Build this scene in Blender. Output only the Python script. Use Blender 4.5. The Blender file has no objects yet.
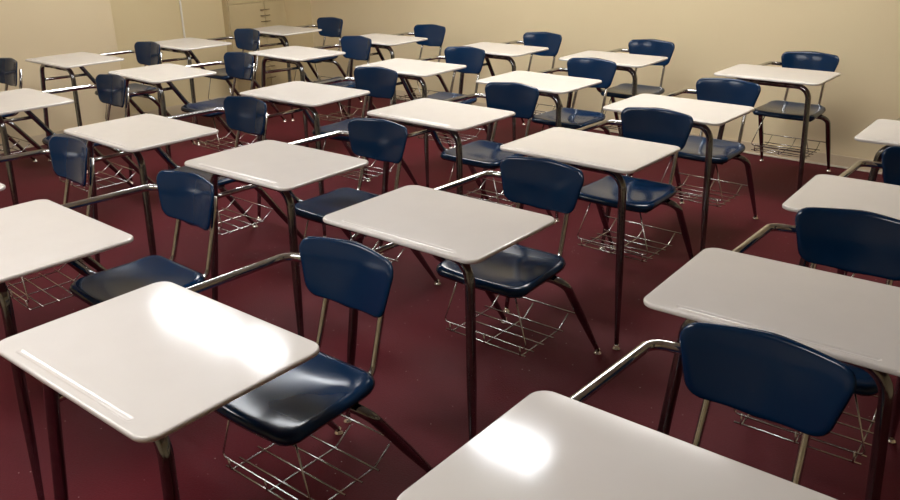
import bpy, bmesh, math, random
from mathutils import Vector, Matrix

random.seed(7)
S = bpy.context.scene
COL = S.collection
PI = math.pi

# ---------------------------------------------------------------- helpers
def link(name, bm, mat, parent=None, smooth=True, flat_big=0.0):
    bmesh.ops.recalc_face_normals(bm, faces=bm.faces[:])
    me = bpy.data.meshes.new(name)
    for f in bm.faces:
        f.smooth = smooth and not (flat_big and f.calc_area() > flat_big)
    bm.to_mesh(me); bm.free()
    for m in (mat if isinstance(mat, (list, tuple)) else [mat]):
        me.materials.append(m)
    o = bpy.data.objects.new(name, me)
    COL.objects.link(o)
    if parent is not None:
        o.parent = parent
    return o

def tag(o, label, cat, group=None):
    o['label'] = label; o['category'] = cat
    if group: o['group'] = group
    return o

def empty(name, loc, rz=0.0):
    o = bpy.data.objects.new(name, None); COL.objects.link(o)
    o.location = loc; o.rotation_euler = (0, 0, rz); o.empty_display_size = .1
    return o

def structure(name, bm, mat, smooth=False):
    o = link(name, bm, mat, None, smooth); o['kind'] = 'structure'; return o

def box(bm, x0, x1, y0, y1, z0, z1, bev=0.0, seg=2):
    g = bmesh.ops.create_cube(bm, size=1.0)
    vs = g['verts']
    for v in vs:
        v.co = Vector((x0 + (v.co.x + .5) * (x1 - x0), y0 + (v.co.y + .5) * (y1 - y0), z0 + (v.co.z + .5) * (z1 - z0)))
    if bev:
        es = list({e for v in vs for e in v.link_edges})
        bmesh.ops.bevel(bm, geom=es, offset=bev, segments=seg, profile=.6, affect='EDGES')

def fillet(pts, rad, seg=7):
    """polyline with its inner corners rounded to arcs"""
    pts = [Vector(p) for p in pts]
    if not isinstance(rad, (list, tuple)): rad = [rad] * len(pts)
    out = [pts[0]]
    for i in range(1, len(pts) - 1):
        a, b, c = pts[i - 1], pts[i], pts[i + 1]
        u, v = (a - b), (c - b)
        lu, lv = u.length, v.length
        u.normalize(); v.normalize()
        ang = u.angle(v)
        if ang > PI - .03: out.append(b); continue
        d = min(rad[i] / math.tan(ang / 2), lu * .49, lv * .49)
        r = d * math.tan(ang / 2)
        bis = (u + v).normalized()
        cen = b + bis * (r / math.sin(ang / 2))
        p0, p1 = b + u * d - cen, b + v * d - cen
        tot = p0.angle(p1)
        for k in range(seg + 1):
            t = k / seg
            s = (p0 * math.sin((1 - t) * tot) + p1 * math.sin(t * tot)) / math.sin(tot)
            out.append(cen + s)
    out.append(pts[-1])
    return out

def tube(bm, pts, r, n=12):
    """swept round tube; r is a number or a function of 0..1 along the length"""
    pts = [Vector(p) for p in pts]
    L = [0.0]
    for a, b in zip(pts, pts[1:]): L.append(L[-1] + (b - a).length)
    T = []
    for i in range(len(pts)):
        a = pts[max(0, i - 1)]; b = pts[min(len(pts) - 1, i + 1)]
        T.append((b - a).normalized())
    up = Vector((0, 0, 1)) if abs(T[0].z) < .9 else Vector((1, 0, 0))
    N = (up - T[0] * up.dot(T[0])).normalized()
    rings = []
    for i, p in enumerate(pts):
        N = (N - T[i] * N.dot(T[i])).normalized()
        B = T[i].cross(N)
        rr = r(L[i] / L[-1]) if callable(r) else r
        rings.append([bm.verts.new(p + (N * math.cos(2 * PI * k / n) + B * math.sin(2 * PI * k / n)) * rr) for k in range(n)])
    for a, b in zip(rings, rings[1:]):
        for k in range(n):
            bm.faces.new((a[k], a[(k + 1) % n], b[(k + 1) % n], b[k]))
    bm.faces.new(rings[0][::-1]); bm.faces.new(rings[-1])

def subdiv(a, b, n):
    a, b = Vector(a), Vector(b)
    return [a.lerp(b, k / n) for k in range(n + 1)]

def lathe(bm, prof, cx, cy, n=16):
    rings = []
    for r, z in prof:
        rings.append([bm.verts.new((cx + r * math.cos(2 * PI * k / n), cy + r * math.sin(2 * PI * k / n), z)) for k in range(n)])
    for a, b in zip(rings, rings[1:]):
        for k in range(n):
            bm.faces.new((a[k], a[(k + 1) % n], b[(k + 1) % n], b[k]))
    bm.faces.new(rings[0][::-1]); bm.faces.new(rings[-1])

# ---------------------------------------------------------------- materials
def mat(name, col, rough=.5, metal=0.0, spec=.5, coat=0.0, coat_rough=.1):
    m = bpy.data.materials.new(name); m.use_nodes = True
    b = m.node_tree.nodes['Principled BSDF']
    b.inputs['Base Color'].default_value = (*col, 1)
    b.inputs['Roughness'].default_value = rough
    b.inputs['Metallic'].default_value = metal
    b.inputs['Specular IOR Level'].default_value = spec
    b.inputs['Coat Weight'].default_value = coat
    b.inputs['Coat Roughness'].default_value = coat_rough
    return m, m.node_tree.nodes, m.node_tree.links, b

def noisy(m, scale, c0, c1, detail=4, lo=.35, hi=.65, rough=None, bump=None, bump_scale=None):
    """procedural colour variation (object coordinates), optional roughness range and bump"""
    mt, N, L, b = m
    tc = N.new('ShaderNodeTexCoord')
    no = N.new('ShaderNodeTexNoise'); no.inputs['Scale'].default_value = scale; no.inputs['Detail'].default_value = detail
    L.new(tc.outputs['Object'], no.inputs['Vector'])
    cr = N.new('ShaderNodeValToRGB')
    cr.color_ramp.elements[0].position = lo; cr.color_ramp.elements[0].color = (*c0, 1)
    cr.color_ramp.elements[1].position = hi; cr.color_ramp.elements[1].color = (*c1, 1)
    L.new(no.outputs['Fac'], cr.inputs['Fac']); L.new(cr.outputs['Color'], b.inputs['Base Color'])
    if rough:
        mr = N.new('ShaderNodeMapRange'); mr.inputs['From Min'].default_value = lo; mr.inputs['From Max'].default_value = hi
        mr.inputs['To Min'].default_value = rough[0]; mr.inputs['To Max'].default_value = rough[1]
        L.new(no.outputs['Fac'], mr.inputs['Value']); L.new(mr.outputs['Result'], b.inputs['Roughness'])
    if bump:
        n2 = N.new('ShaderNodeTexNoise'); n2.inputs['Scale'].default_value = bump_scale; n2.inputs['Detail'].default_value = 3
        L.new(tc.outputs['Object'], n2.inputs['Vector'])
        bp = N.new('ShaderNodeBump'); bp.inputs['Strength'].default_value = bump; bp.inputs['Distance'].default_value = .002
        L.new(n2.outputs['Fac'], bp.inputs['Height']); L.new(bp.outputs['Normal'], b.inputs['Normal'])
    return mt

M_TOP = noisy(mat('desktop_plastic', (.7, .64, .6), .2, 0, .5), 9, (.645, .612, .58), (.66, .627, .595), rough=(.09, .115))
M_BLUE = noisy(mat('navy_plastic', (.004, .022, .075), .28, 0, .32), 6, (.0016, .0175, .054), (.0019, .0195, .060), rough=(.15, .175))
M_CHROME = noisy(mat('chrome_shaded', (.5, .49, .47), .14, 1.0), 40, (.22, .225, .235), (.25, .256, .268), rough=(.12, .17))  # same chrome as the posts, darkened for the dark floor it mirrors
M_POST = noisy(mat('chrome_lit', (.5, .5, .5), .14, 1.0), 40, (.50, .50, .50), (.56, .56, .56), rough=(.12, .17))  # same chrome as the legs, lightened for the bright ceiling it mirrors
M_WIRE = mat('chromed_wire', (.50, .50, .50), .25, 1.0)[0]
M_GLIDE = mat('chromed_glide', (.85, .84, .82), .2, 1.0)[0]
M_DARK = mat('black_steel', (.02, .02, .022), .45)[0]

def carpet():
    m, N, L, b = mat('maroon_carpet', (.13, .02, .022), .62, 0, .16)
    tc = N.new('ShaderNodeTexCoord')
    big = N.new('ShaderNodeTexNoise'); big.inputs['Scale'].default_value = 1.6; big.inputs['Detail'].default_value = 5
    L.new(tc.outputs['Object'], big.inputs['Vector'])
    cr = N.new('ShaderNodeValToRGB')
    cr.color_ramp.elements[0].position = .3; cr.color_ramp.elements[0].color = (.070, .0068, .0118, 1)
    cr.color_ramp.elements[1].position = .7; cr.color_ramp.elements[1].color = (.098, .0090, .0150, 1)
    L.new(big.outputs['Fac'], cr.inputs['Fac'])
    fine = N.new('ShaderNodeTexNoise'); fine.inputs['Scale'].default_value = 160; fine.inputs['Detail'].default_value = 3
    L.new(tc.outputs['Object'], fine.inputs['Vector'])
    mx = N.new('ShaderNodeMix'); mx.data_type = 'RGBA'; mx.blend_type = 'MULTIPLY'; mx.inputs['Factor'].default_value = .5
    gr = N.new('ShaderNodeMapRange'); gr.inputs['To Min'].default_value = .5; gr.inputs['To Max'].default_value = 1.5
    L.new(fine.outputs['Fac'], gr.inputs['Value'])
    L.new(cr.outputs['Color'], mx.inputs['A']); L.new(gr.outputs['Result'], mx.inputs['B'])
    # specks of lint and grit
    vo = N.new('ShaderNodeTexVoronoi'); vo.inputs['Scale'].default_value = 22
    L.new(tc.outputs['Object'], vo.inputs['Vector'])
    lt = N.new('ShaderNodeMath'); lt.operation = 'LESS_THAN'; lt.inputs[1].default_value = .055
    L.new(vo.outputs['Distance'], lt.inputs[0])
    m2 = N.new('ShaderNodeMix'); m2.data_type = 'RGBA'
    m2.inputs['B'].default_value = (.26, .17, .17, 1)
    L.new(lt.outputs['Value'], m2.inputs['Factor']); L.new(mx.outputs['Result'], m2.inputs['A'])
    L.new(m2.outputs['Result'], b.inputs['Base Color'])
    bp = N.new('ShaderNodeBump'); bp.inputs['Strength'].default_value = .35; bp.inputs['Distance'].default_value = .004
    L.new(fine.outputs['Fac'], bp.inputs['Height']); L.new(bp.outputs['Normal'], b.inputs['Normal'])
    return m
M_CARPET = carpet()
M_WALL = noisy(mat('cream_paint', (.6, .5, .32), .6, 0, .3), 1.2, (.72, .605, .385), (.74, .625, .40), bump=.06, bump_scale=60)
M_WALL2 = noisy(mat('pale_cream_lit', (.6, .5, .32), .6, 0, .3), 1.2, (.665, .545, .35), (.685, .565, .365), bump=.06, bump_scale=60)  # front stretch: stronger light on the left wall put into the colour
M_WALL3 = noisy(mat('ochre_cream_shaded', (.6, .5, .32), .6, 0, .3), 1.2, (.62, .505, .295), (.64, .525, .31), bump=.06, bump_scale=60)  # recessed stretch: weaker light on the same wall put into the colour
M_BASE = noisy(mat('beige_vinyl_base', (.5, .41, .27), .45), 3, (.58, .48, .33), (.62, .51, .35))
M_CAULK = mat('pale_caulk', (.62, .55, .44), .5)[0]
M_CEIL = noisy(mat('white_ceiling_tile', (.7, .68, .63), .8), 25, (.66, .64, .59), (.74, .72, .67))
M_WOOD = noisy(mat('tan_laminate', (.42, .3, .15), .45), 2.5, (.50, .40, .225), (.55, .44, .25))
M_SEAM = mat('dark_gap', (.12, .08, .04), .6)[0]
M_BRASS = mat('dull_handle', (.16, .11, .06), .4, .6)[0]
M_CONDUIT = mat('white_conduit', (.72, .68, .58), .4)[0]

def emitter(name, col, strength):
    m = bpy.data.materials.new(name); m.use_nodes = True
    N = m.node_tree.nodes; L = m.node_tree.links
    N.remove(N['Principled BSDF'])
    e = N.new('ShaderNodeEmission'); e.inputs['Color'].default_value = (*col, 1); e.inputs['Strength'].default_value = strength
    L.new(e.outputs['Emission'], N['Material Output'].inputs['Surface'])
    return m

# ---------------------------------------------------------------- the room (x across the rows, y towards the back wall)
XL, XR, YF, YB, ZC = -6.70, 2.6, -2.6, 5.87, 2.75
XB = -6.60                       # the front stretch of the left wall stands a little proud
YJ = 3.615
bm = bmesh.new(); box(bm, XL - .1, XR + .1, YF - .1, YB + .1, -.1, 0); structure('floor', bm, M_CARPET)
bm = bmesh.new(); box(bm, XL - .1, XR + .1, YF - .1, YB + .1, ZC, ZC + .1); structure('ceiling', bm, M_CEIL)
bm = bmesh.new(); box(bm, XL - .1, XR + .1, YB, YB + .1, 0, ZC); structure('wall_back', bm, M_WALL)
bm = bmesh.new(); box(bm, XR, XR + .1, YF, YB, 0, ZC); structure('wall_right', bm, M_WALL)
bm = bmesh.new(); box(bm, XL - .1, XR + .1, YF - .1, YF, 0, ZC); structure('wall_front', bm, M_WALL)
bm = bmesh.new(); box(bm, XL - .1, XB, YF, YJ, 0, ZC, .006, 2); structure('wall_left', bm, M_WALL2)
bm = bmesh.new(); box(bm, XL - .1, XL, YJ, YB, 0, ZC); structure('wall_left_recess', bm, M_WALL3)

bm = bmesh.new()
x = XL
while x < XR - .01:                                   # vinyl base in lengths butted end to end
    x1 = min(x + 1.22, XR); box(bm, x + .0008, x1 - .0008, YB - .007, YB, .012, .085, .002, 1); x = x1
structure('baseboard_back', bm, M_BASE)
bm = bmesh.new(); box(bm, XL, XR, YB - .016, YB, 0, .012, .003, 1); structure('trim_1', bm, M_CAULK)
bm = bmesh.new(); box(bm, XB, XB + .007, YF, YJ, 0, .085); box(bm, XL, XL + .007, YJ, 4.76, 0, .085); box(bm, XL, XL + .007, 5.48, YB - .016, 0, .085)
structure('baseboard_left', bm, M_BASE)

# conduit running down the left wall
bm = bmesh.new()
tube(bm, [(XL + .012, 4.325, .0), (XL + .012, 4.325, .6), (XL + .012, 4.327, 1.2), (XL + .012, 4.326, ZC)], .009, 10)
for z in (.35, 1.15, 1.95): box(bm, XL, XL + .024, 4.300, 4.352, z, z + .018, .003, 1)
tag(link('wall_conduit', bm, M_CONDUIT), 'thin white conduit running straight down the cream left wall beside the wooden cabinet', 'conduit')

# tall built-in cabinet in the back left corner
cab = empty('storage_cabinet', (XL, 5.12, 0))
tag(cab, 'tall tan wooden cabinet with paired doors against the left wall by the back corner', 'cabinet')
def cy(y): return y - 5.12
y0, y1, ym, xf = 4.775, 5.460, 5.195, .075
bm = bmesh.new(); box(bm, 0.001, xf, cy(y0), cy(y1), 0, 2.2, .002, 1); link('body', bm, M_WOOD, cab, False)
HZ = [(.06, .235, (.20,)), (.239, .43, (.36, .31)), (.434, .66, (.60,)), (.664, .925, (.855, .80, .745)), (.929, 1.5, (1.0, 1.06, 1.12)), (1.504, 2.17, (1.6, 1.66))]
for zb, zt, hz in HZ:
    for ya, yb, side in ((y0 + .006, ym - .002, 1), (ym + .002, y1 - .006, -1)):
        bm = bmesh.new(); box(bm, xf + .0005, xf + .018, cy(ya), cy(yb), zb, zt, .003, 2)
        d = link('door', bm, M_WOOD, cab, False)
        yh = ym - .030 if side > 0 else ym + .030
        for zh in hz:
            bm = bmesh.new(); ty = cy(yh)
            tube(bm, fillet([(xf + .018, ty - .022, zh), (xf + .032, ty - .022, zh), (xf + .032, ty + .022, zh), (xf + .018, ty + .022, zh)], .008, 4), .0035, 8)
            link('handle', bm, M_BRASS, d)

# ---------------------------------------------------------------- ceiling lamps and added fill lamps
M_LAMP = emitter('bright_lamp_diffuser', (.95, .975, 1.0), 34)
M_FILL_BACK = emitter('fill_back_diffuser', (1.0, .97, .93), 19)
M_FILL_FRONT = emitter('fill_front_diffuser', (1.0, .975, .945), 20)
M_LAMPFRAME = mat('lamp_frame', (.7, .7, .7), .5)[0]
def ceiling_light(x, y, lx, ly, label, lamp=None):
    r = empty('ceiling_light', (x, y, ZC)); tag(r, label, 'ceiling light', 'ceiling lights')
    bm = bmesh.new()
    for (a, b, c, d) in ((-lx / 2 - .03, lx / 2 + .03, -ly / 2 - .03, -ly / 2), (-lx / 2 - .03, lx / 2 + .03, ly / 2, ly / 2 + .03),
                         (-lx / 2 - .03, -lx / 2, -ly / 2, ly / 2), (lx / 2, lx / 2 + .03, -ly / 2, ly / 2)):
        box(bm, a, b, c, d, -.04, -.001)
    link('frame', bm, M_LAMPFRAME, r, False)
    bm = bmesh.new(); box(bm, -lx / 2 + .001, lx / 2 - .001, -ly / 2 + .001, ly / 2 - .001, -.03, -.002)
    link('diffuser', bm, lamp or M_LAMP, r, False)
ceiling_light(-5.12, 3.08, .95, .22, 'bright ceiling lamp nearest the left wall')
ceiling_light(-4.33, 3.08, .38, .22, 'small bright ceiling lamp beside the one nearest the left wall')
ceiling_light(-2.27, 3.25, .46, .26, 'short lit ceiling lamp over the middle of the room')
for lx_, nx in ((-4.1, 'left'), (-1.9, 'middle')):  # unseen wide lamps added to fill the room with even light
    for ly_, ny in ((.0, 'front'), (4.25, 'back')):
        ceiling_light(lx_, ly_, 1.2, .6, 'wide soft fill lamp added out of view over the %s %s of the room' % (nx, ny), M_FILL_BACK if ny == 'back' else M_FILL_FRONT)

# ---------------------------------------------------------------- one student desk, built in its own frame:
# x = the sitter's left, y = towards the sitter, origin on the floor under the middle of the top
R0 = .0155
def taper(t): return R0 if t < .62 else R0 - (R0 - .0085) * (t - .62) / .38

def rounded(w, d, r, n=8):
    pts = []
    for cx, cy_, a0 in ((w / 2 - r, d / 2 - r, 0), (-w / 2 + r, d / 2 - r, PI / 2), (-w / 2 + r, -d / 2 + r, PI), (w / 2 - r, -d / 2 + r, 1.5 * PI)):
        for k in range(n + 1):
            a = a0 + PI / 2 * k / n
            pts.append((cx + r * math.cos(a), cy_ + r * math.sin(a)))
    return pts

def make_top():
    bm = bmesh.new()
    W, Dp, T, RC = .613, .448, .75, .040
    OX, OY = .0, .009
    prof = []                                     # (inset, z) round the edge, bull-nosed
    e = .006
    for k in range(6):
        a = PI / 2 * k / 5
        prof.append((e - e * math.sin(a), T - e + e * math.cos(a)))
    prof += [(.0, T - .009)]
    for k in range(1, 5):
        a = PI / 2 * k / 4
        prof.append((.004 - .004 * math.cos(a), T - .009 - .004 * math.sin(a)))
    loops = []
    for ins, z in prof:
        loops.append([bm.verts.new((x + OX, y + OY, z)) for x, y in rounded(W - 2 * ins, Dp - 2 * ins, RC - ins)])
    n = len(loops[0])
    for a, b in zip(loops, loops[1:]):
        for k in range(n): bm.faces.new((a[k], a[(k + 1) % n], b[(k + 1) % n], b[k]))
    bm.faces.new(loops[-1])
    # pencil groove along the far edge: a slot cut in the flat
    gy, gl, gw = -.187, .450, .020
    sl = []
    for ins, z in ((0, T), (.0015, T - .0002), (.0035, T - .0009), (.0055, T - .0019), (.0075, T - .0026), (.0095, T - .0028)):
        w, d = gl - 2 * ins, gw - 2 * ins
        sl.append([bm.verts.new((x, y + gy, z)) for x, y in rounded(w, d, d / 2 - .0002, 5)])
    m = len(sl[0])
    for a, b in zip(sl, sl[1:]):
        for k in range(m): bm.faces.new((a[k], b[k], b[(k + 1) % m], a[(k + 1) % m]))
    bm.faces.new(sl[-1])
    bm.edges.ensure_lookup_table()
    es = [bm.edges.get((loops[0][k], loops[0][(k + 1) % n])) for k in range(n)] + [bm.edges.get((sl[0][k], sl[0][(k + 1) % m])) for k in range(m)]
    f = bmesh.ops.triangle_fill(bm, edges=es, use_beauty=True, use_dissolve=False, normal=(0, 0, 1))
    bmesh.ops.recalc_face_normals(bm, faces=bm.faces[:])
    me_flat = [g for g in f['geom'] if isinstance(g, bmesh.types.BMFace)]
    ids = set(me_flat)
    me = bpy.data.meshes.new('desktop')
    for fc in bm.faces: fc.smooth = fc not in ids and fc.calc_area() < .05
    bm.to_mesh(me); bm.free(); me.materials.append(M_TOP)
    o = bpy.data.objects.new('desktop', me); COL.objects.link(o)
    return o

def shell(outline, surf, thick, nu=40, nr=14, lip=.010):
    """thin moulded shell: outline(a) gives the rim, surf(x, y) the point and its normal offset"""
    bm = bmesh.new()
    rad = [0.0] + [((k + 1) / nr) ** .8 for k in range(nr)]
    def ring(layer):
        out = []
        for j in range(1, len(rad)):
            row = []
            for i in range(nu):
                a = 2 * PI * i / nu
                ox, oy = outline(a)
                row.append(bm.verts.new(surf(ox * rad[j], oy * rad[j], rad[j], layer)))
            out.append(row)
        c = bm.verts.new(surf(0, 0, 0, layer))
        return c, out
    ct, top = ring(0); cb, bot = ring(1)
    for c, rr, fl in ((ct, top, False), (cb, bot, True)):
        for i in range(nu):
            t = (c, rr[0][i], rr[0][(i + 1) % nu]); bm.faces.new(t if not fl else t[::-1])
        for a, b in zip(rr, rr[1:]):
            for i in range(nu):
                t = (a[i], b[i], b[(i + 1) % nu], a[(i + 1) % nu]); bm.faces.new(t if not fl else t[::-1])
    # rolled rim joining both layers
    mid = []
    for i in range(nu):
        p = (top[-1][i].co + bot[-1][i].co) / 2
        c0 = (ct.co + cb.co) / 2
        d = (p - c0); d.z *= .2; d.normalize()
        mid.append(bm.verts.new(p + d * thick * .5))
    for a, b in ((top[-1], mid), (mid, bot[-1])):
        for i in range(nu): bm.faces.new((a[i], b[i], b[(i + 1) % nu], a[(i + 1) % nu]))
    return bm

def superell(a, hw, hd, n):
    c, s = math.cos(a), math.sin(a)
    return (hw * math.copysign(abs(c) ** (2 / n), c), hd * math.copysign(abs(s) ** (2 / n), s))

def rpoly(corners, radii, nu):
    """closed rounded polygon resampled to nu points evenly along its length"""
    n = len(corners); P = []
    for i in range(n):
        a, b, c = Vector((*corners[i - 1], 0)), Vector((*corners[i], 0)), Vector((*corners[(i + 1) % n], 0))
        P += fillet([(a + b) / 2, b, (b + c) / 2], [0, radii[i], 0], 10)[1:-1]
    P.append(P[0]); L = [0.0]
    for a, b in zip(P, P[1:]): L.append(L[-1] + (b - a).length)
    out = []; j = 0
    for k in range(nu):
        t = L[-1] * k / nu
        while L[j + 1] < t: j += 1
        f = (t - L[j]) / max(1e-9, L[j + 1] - L[j]); p = P[j].lerp(P[j + 1], f); out.append((p.x, p.y))
    return out

def make_seat():
    hw, hd, yc = .189, .166, .360
    NU = 72
    O = rpoly([(-hw, -hd), (0, -hd - .008), (hw, -hd), (hw * .93, hd), (-hw * .93, hd)], [.055, 3.0, .055, .050, .050], NU)
    outline = lambda a: O[round(a / (2 * PI) * NU) % NU]
    def surf(x, y, r, layer):
        u, v = x / hw, y / hd
        z = .482 - .012 * max(0, 1 - u * u) * max(0, 1 - v * v)
        z += .010 * max(0, v - .35) ** 2 / .42
        z -= .007 * max(0, -v - .45) ** 2 / .3                   # waterfall front
        if r > .92: z -= .007 * ((r - .92) / .08) ** 2                # rim rolls over
        if layer: z -= .009 + (.013 * (r - .8) / .2 if r > .8 else 0)
        return (x, yc + y, z)
    return link('seat', shell(outline, surf, .010, NU, 16), M_BLUE)

def make_back():
    hw, hh, zc = .184, .080, .712
    NU = 72
    O = rpoly([(-hw, hh), (0, hh + .010), (hw, hh), (hw * .77, -hh), (0, -hh - .006), (-hw * .77, -hh)], [.050, 3.5, .050, .098, 3.5, .098], NU)
    outline = lambda a: O[round(a / (2 * PI) * NU) % NU]
    def surf(x, z, r, layer):
        u = x / hw; v = z / hh
        y = .592 + .20 * z - .036 * u * u                          # leans back, wraps round the sitter
        y += .003 * max(0, v - .40) ** 2 / .4                       # upper part flares away
        if r > .92: y += .003 * ((r - .92) / .08) ** 2 if not layer else .001
        if layer: y += .009
        return (.012 + x, y, zc + z)
    return link('backrest', shell(outline, surf, .010, NU, 16), M_BLUE)

def tubes(name, paths, r, m, n=12):
    bm = bmesh.new()
    for p in paths: tube(bm, p, r, n)
    return link(name, bm, m)

LEG_MEAS = {'fl': ((.236, -.137), (.285, -.190)), 'fr': ((-.206, -.137), (-.262, -.190))}
def front_leg(s):
    (xt, yt), (xb, yb) = LEG_MEAS['fl' if s > 0 else 'fr']
    path = fillet([(s * .10, yt + .004, .712), (xt, yt, .712), (xb, yb, .012)], .075, 8)
    path = path[:-1] + subdiv(path[-2], path[-1], 14)[1:]
    L = tubes('leg', [path], taper, M_CHROME)
    g = glide(xb, yb); g.parent = L
    return L
def rear_leg(s):
    xb, yb = (.190, .755) if s > 0 else (-.262, .755)
    path = fillet([(s * .0 + (0.001 * s), .425, .432), (s * .212, .438, .432), (xb, yb, .012)], .055, 8)
    path = path[:-1] + subdiv(path[-2], path[-1], 14)[1:]
    L = tubes('leg', [path], taper, M_CHROME)
    g = glide(xb, yb); g.parent = L
    return L
def glide(x, y):
    bm = bmesh.new()
    lathe(bm, [(.013, 0), (.0165, .002), (.0165, .005), (.012, .009), (.009, .016), (.0088, .022)], x, y)
    return link('glide', bm, M_GLIDE)

def make_desk():
    root = empty('student_desk', (0, 0, 0))
    parts = [make_top(), make_seat(), make_back(), front_leg(1), front_leg(-1), rear_leg(1), rear_leg(-1)]
    parts.append(tubes('desktop_rail', [[(-.101, -.133, .712), (.101, -.133, .712)]], R0 - .0003, M_CHROME))
    # tube that drops from under the top to carry the seat, then runs back under it
    parts.append(tubes('seat_frame', [fillet([(-.19, .0, .714), (-.212, .112, .712), (-.243, .298, .458), (-.165, .345, .434), (-.105, .42, .446)], [0, .04, .05, .04, 0], 6)], R0, M_CHROME))
    parts.append(tubes('brace_bar', [[(-.215, -.138, .603), (-.228, .205, .592)]], .0105, M_POST))
    parts.append(tubes('arm_bar', [fillet([(-.252, .02, .716), (-.251, .2, .716), (-.238, .592, .713), (-.105, .625, .708)], [0, .1, .045, 0], 8)], .0125, M_POST))
    for s in (-1, 1):
        x = s * .105 + .006
        parts.append(tubes('back_post', [fillet([(x * 1.05, .28, .446), (x * 1.05, .552, .446), (x, .612, .640), (x, .630, .735)], [0, .058, .06, 0], 8)], .0092, M_POST))
    bm = bmesh.new()
    box(bm, -.12, .12, .385, .465, .4385, .4465, .002, 1)
    for s in (-1, 1): box(bm, s * .15 - .025, s * .15 + .025, .215, .30, .4395, .456, .003, 1)
    parts.append(link('mounting_plate', bm, M_DARK, None, False))
    bm = bmesh.new()
    box(bm, -.06, .06, -.16, -.10, .7275, .7362, .001, 1); box(bm, -.235, -.185, .03, .09, .7275, .7362, .001, 1)
    parts.append(link('desktop_bracket', bm, M_DARK, None, False))
    # wire book basket
    w = .0030; zb = .205
    P = []
    yf = .250
    P.append(fillet([(-.118, .262, .436), (-.182, yf, .238), (.182, yf, .238), (.118, .262, .436)], .012, 4))
    P.append([(-.176, yf + .004, zb), (.176, yf + .004, zb)])
    for x in (-.155, .0, .155):
        P.append(fillet([(x, yf - .001, .243), (x, yf + .002, zb - .006), (x, .505, zb - .006), (x, .568, .240)], .010, 4))
    for y in (.300, .365, .430, .495): P.append([(-.176, y, zb), (.180, y, zb)])
    P.append([(-.226, .594, .236), (.206, .594, .236)])
    parts.append(tubes('book_basket', P, w, M_WIRE, 8))
    for p in parts: p.parent = root
    return root

def copy_tree(o, parent=None):
    c = o.copy(); COL.objects.link(c)
    if parent is not None: c.parent = parent
    for ch in list(o.children): copy_tree(ch, c)
    return c

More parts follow.
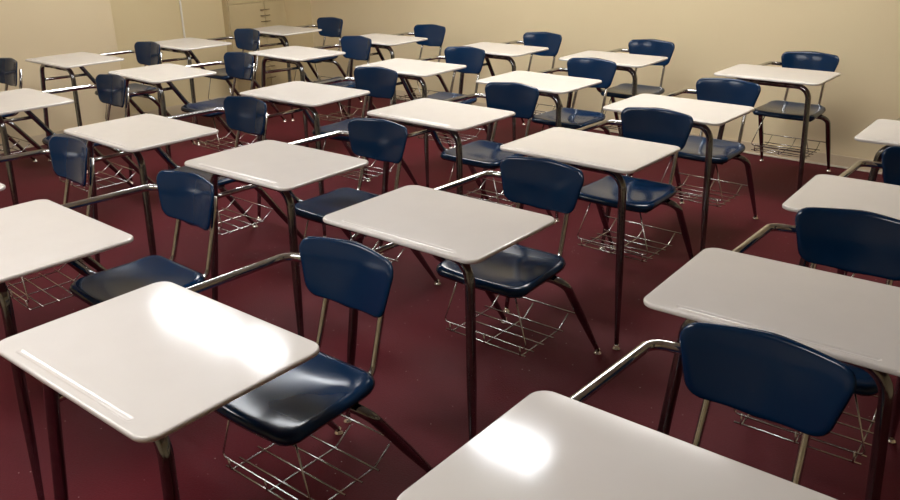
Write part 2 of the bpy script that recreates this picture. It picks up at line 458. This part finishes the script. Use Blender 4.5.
FRONT = 'student combination desks in rows'
SPOTS = [  # x, y, turn in degrees, label
 (-1.512, .794, .9, 'school desk nearest at lower left, two bright glare streaks across its white top'),
 (-1.553, 1.806, .6, 'school desk in the centre, whole top clear, right behind the glare-streaked nearest desk'),
 (-1.614, 2.833, -.4, 'school desk third from the front in the second column from the right'),
 (-1.650, 3.745, -.9, 'school desk second from the back wall in the second column from the right'),
 (-1.588, 4.963, 0, 'rightmost school desk along the back wall, standing apart with its whole chair showing'),
 (-.446, .950, .6, 'foreground school desk at bottom right, its cropped white top carrying one small white glare spot'),
 (-.482, 1.872, 2.0, 'school desk at right, its wide white top just behind the large dark foreground backrest'),
 (-.455, 2.780, 1.9, 'school desk at the right edge, third one back in the rightmost column'),
 (-.507, 3.823, 1.0, 'school desk at the right edge of which only the top corner and front leg show'),
 (-2.468, .922, -1.2, 'school desk cut by the left edge, empty navy seat just beyond the glare-streaked desk'),
 (-2.482, 1.927, 1.5, 'school desk second from the front in the third column from the right'),
 (-2.531, 2.985, -.8, 'school desk in the middle of the third column from the right'),
 (-2.613, 3.968, -.7, 'school desk second from the back wall in the third column from the right'),
 (-2.672, 4.957, 1.7, 'school desk along the back wall, second from its right end'),
 (-3.325, .930, -3.0, 'school desk mostly out of frame at left, only its navy backrest and arm bar showing'),
 (-3.408, 1.903, -.8, 'school desk second from the front in the fourth column from the right'),
 (-3.481, 2.949, 2.0, 'school desk in the middle of the fourth column from the right'),
 (-3.581, 3.935, 1.4, 'school desk second from the back wall in the fourth column from the right'),
 (-3.580, 4.902, .7, 'middle school desk along the back wall, third from its right end'),
 (-4.639, 1.864, -2.0, 'school desk cut by the left edge, foremost in the second column from the left wall'),
 (-4.760, 2.870, -3.0, 'school desk in the middle of the second column from the left wall'),
 (-4.691, 3.932, -2.5, 'school desk second from the back wall in the second column from the left wall'),
 (-4.685, 4.833, .4, 'school desk along the back wall, fourth from its right end'),
 (-5.865, 1.805, 0, 'school desk by the left wall showing only a dark backrest at the left edge'),
 (-5.800, 2.828, -.2, 'school desk closest to the left wall, foremost whole one in that column'),
 (-5.836, 3.782, -1.0, 'school desk in front of the white conduit on the left wall'),
 (-5.882, 4.784, -.1, 'farthest school desk, in the back left corner before the tan wooden cabinet'),
]
proto = make_desk()
for i, (x, y, a, label) in enumerate(SPOTS):
    o = proto if i == 0 else copy_tree(proto)
    o.location = (x, y, 0); o.rotation_euler = (0, 0, math.radians(a))
    tag(o, label, 'school desk', FRONT)

# ---------------------------------------------------------------- camera (solved from the photograph's desks)
HC, PITCH, ROLL, F, TH = 1.59964, .381966, -.016671, 811.693, -.692744
cp, sp, cr, sr = math.cos(PITCH), math.sin(PITCH), math.cos(ROLL), math.sin(ROLL)
fwd = Vector((0, cp, -sp)); rt = Vector((1, 0, 0)); up = Vector((0, sp, cp))
r2 = rt * cr + up * sr; u2 = -rt * sr + up * cr
Rz = Matrix.Rotation(-TH, 3, 'Z')
cols = [Rz @ r2, Rz @ u2, Rz @ (-fwd)]
M = Matrix((cols[0], cols[1], cols[2])).transposed().to_4x4()
M.translation = Vector((0, 0, HC))
cd = bpy.data.cameras.new('camera'); cam = bpy.data.objects.new('camera', cd); COL.objects.link(cam)
cam.matrix_world = M
cd.sensor_fit = 'HORIZONTAL'; cd.sensor_width = 36.0; cd.lens = F / 900 * 36; cd.clip_start = .02
S.camera = cam

w = bpy.data.worlds.new('world'); w.use_nodes = True; S.world = w
w.node_tree.nodes['Background'].inputs['Color'].default_value = (.5, .55, .6, 1)
w.node_tree.nodes['Background'].inputs['Strength'].default_value = .0

vs = S.view_settings
vs.view_transform = 'Standard'; vs.look = 'None'; vs.gamma = 1.0; vs.exposure = 0.12; vs.use_curve_mapping = False
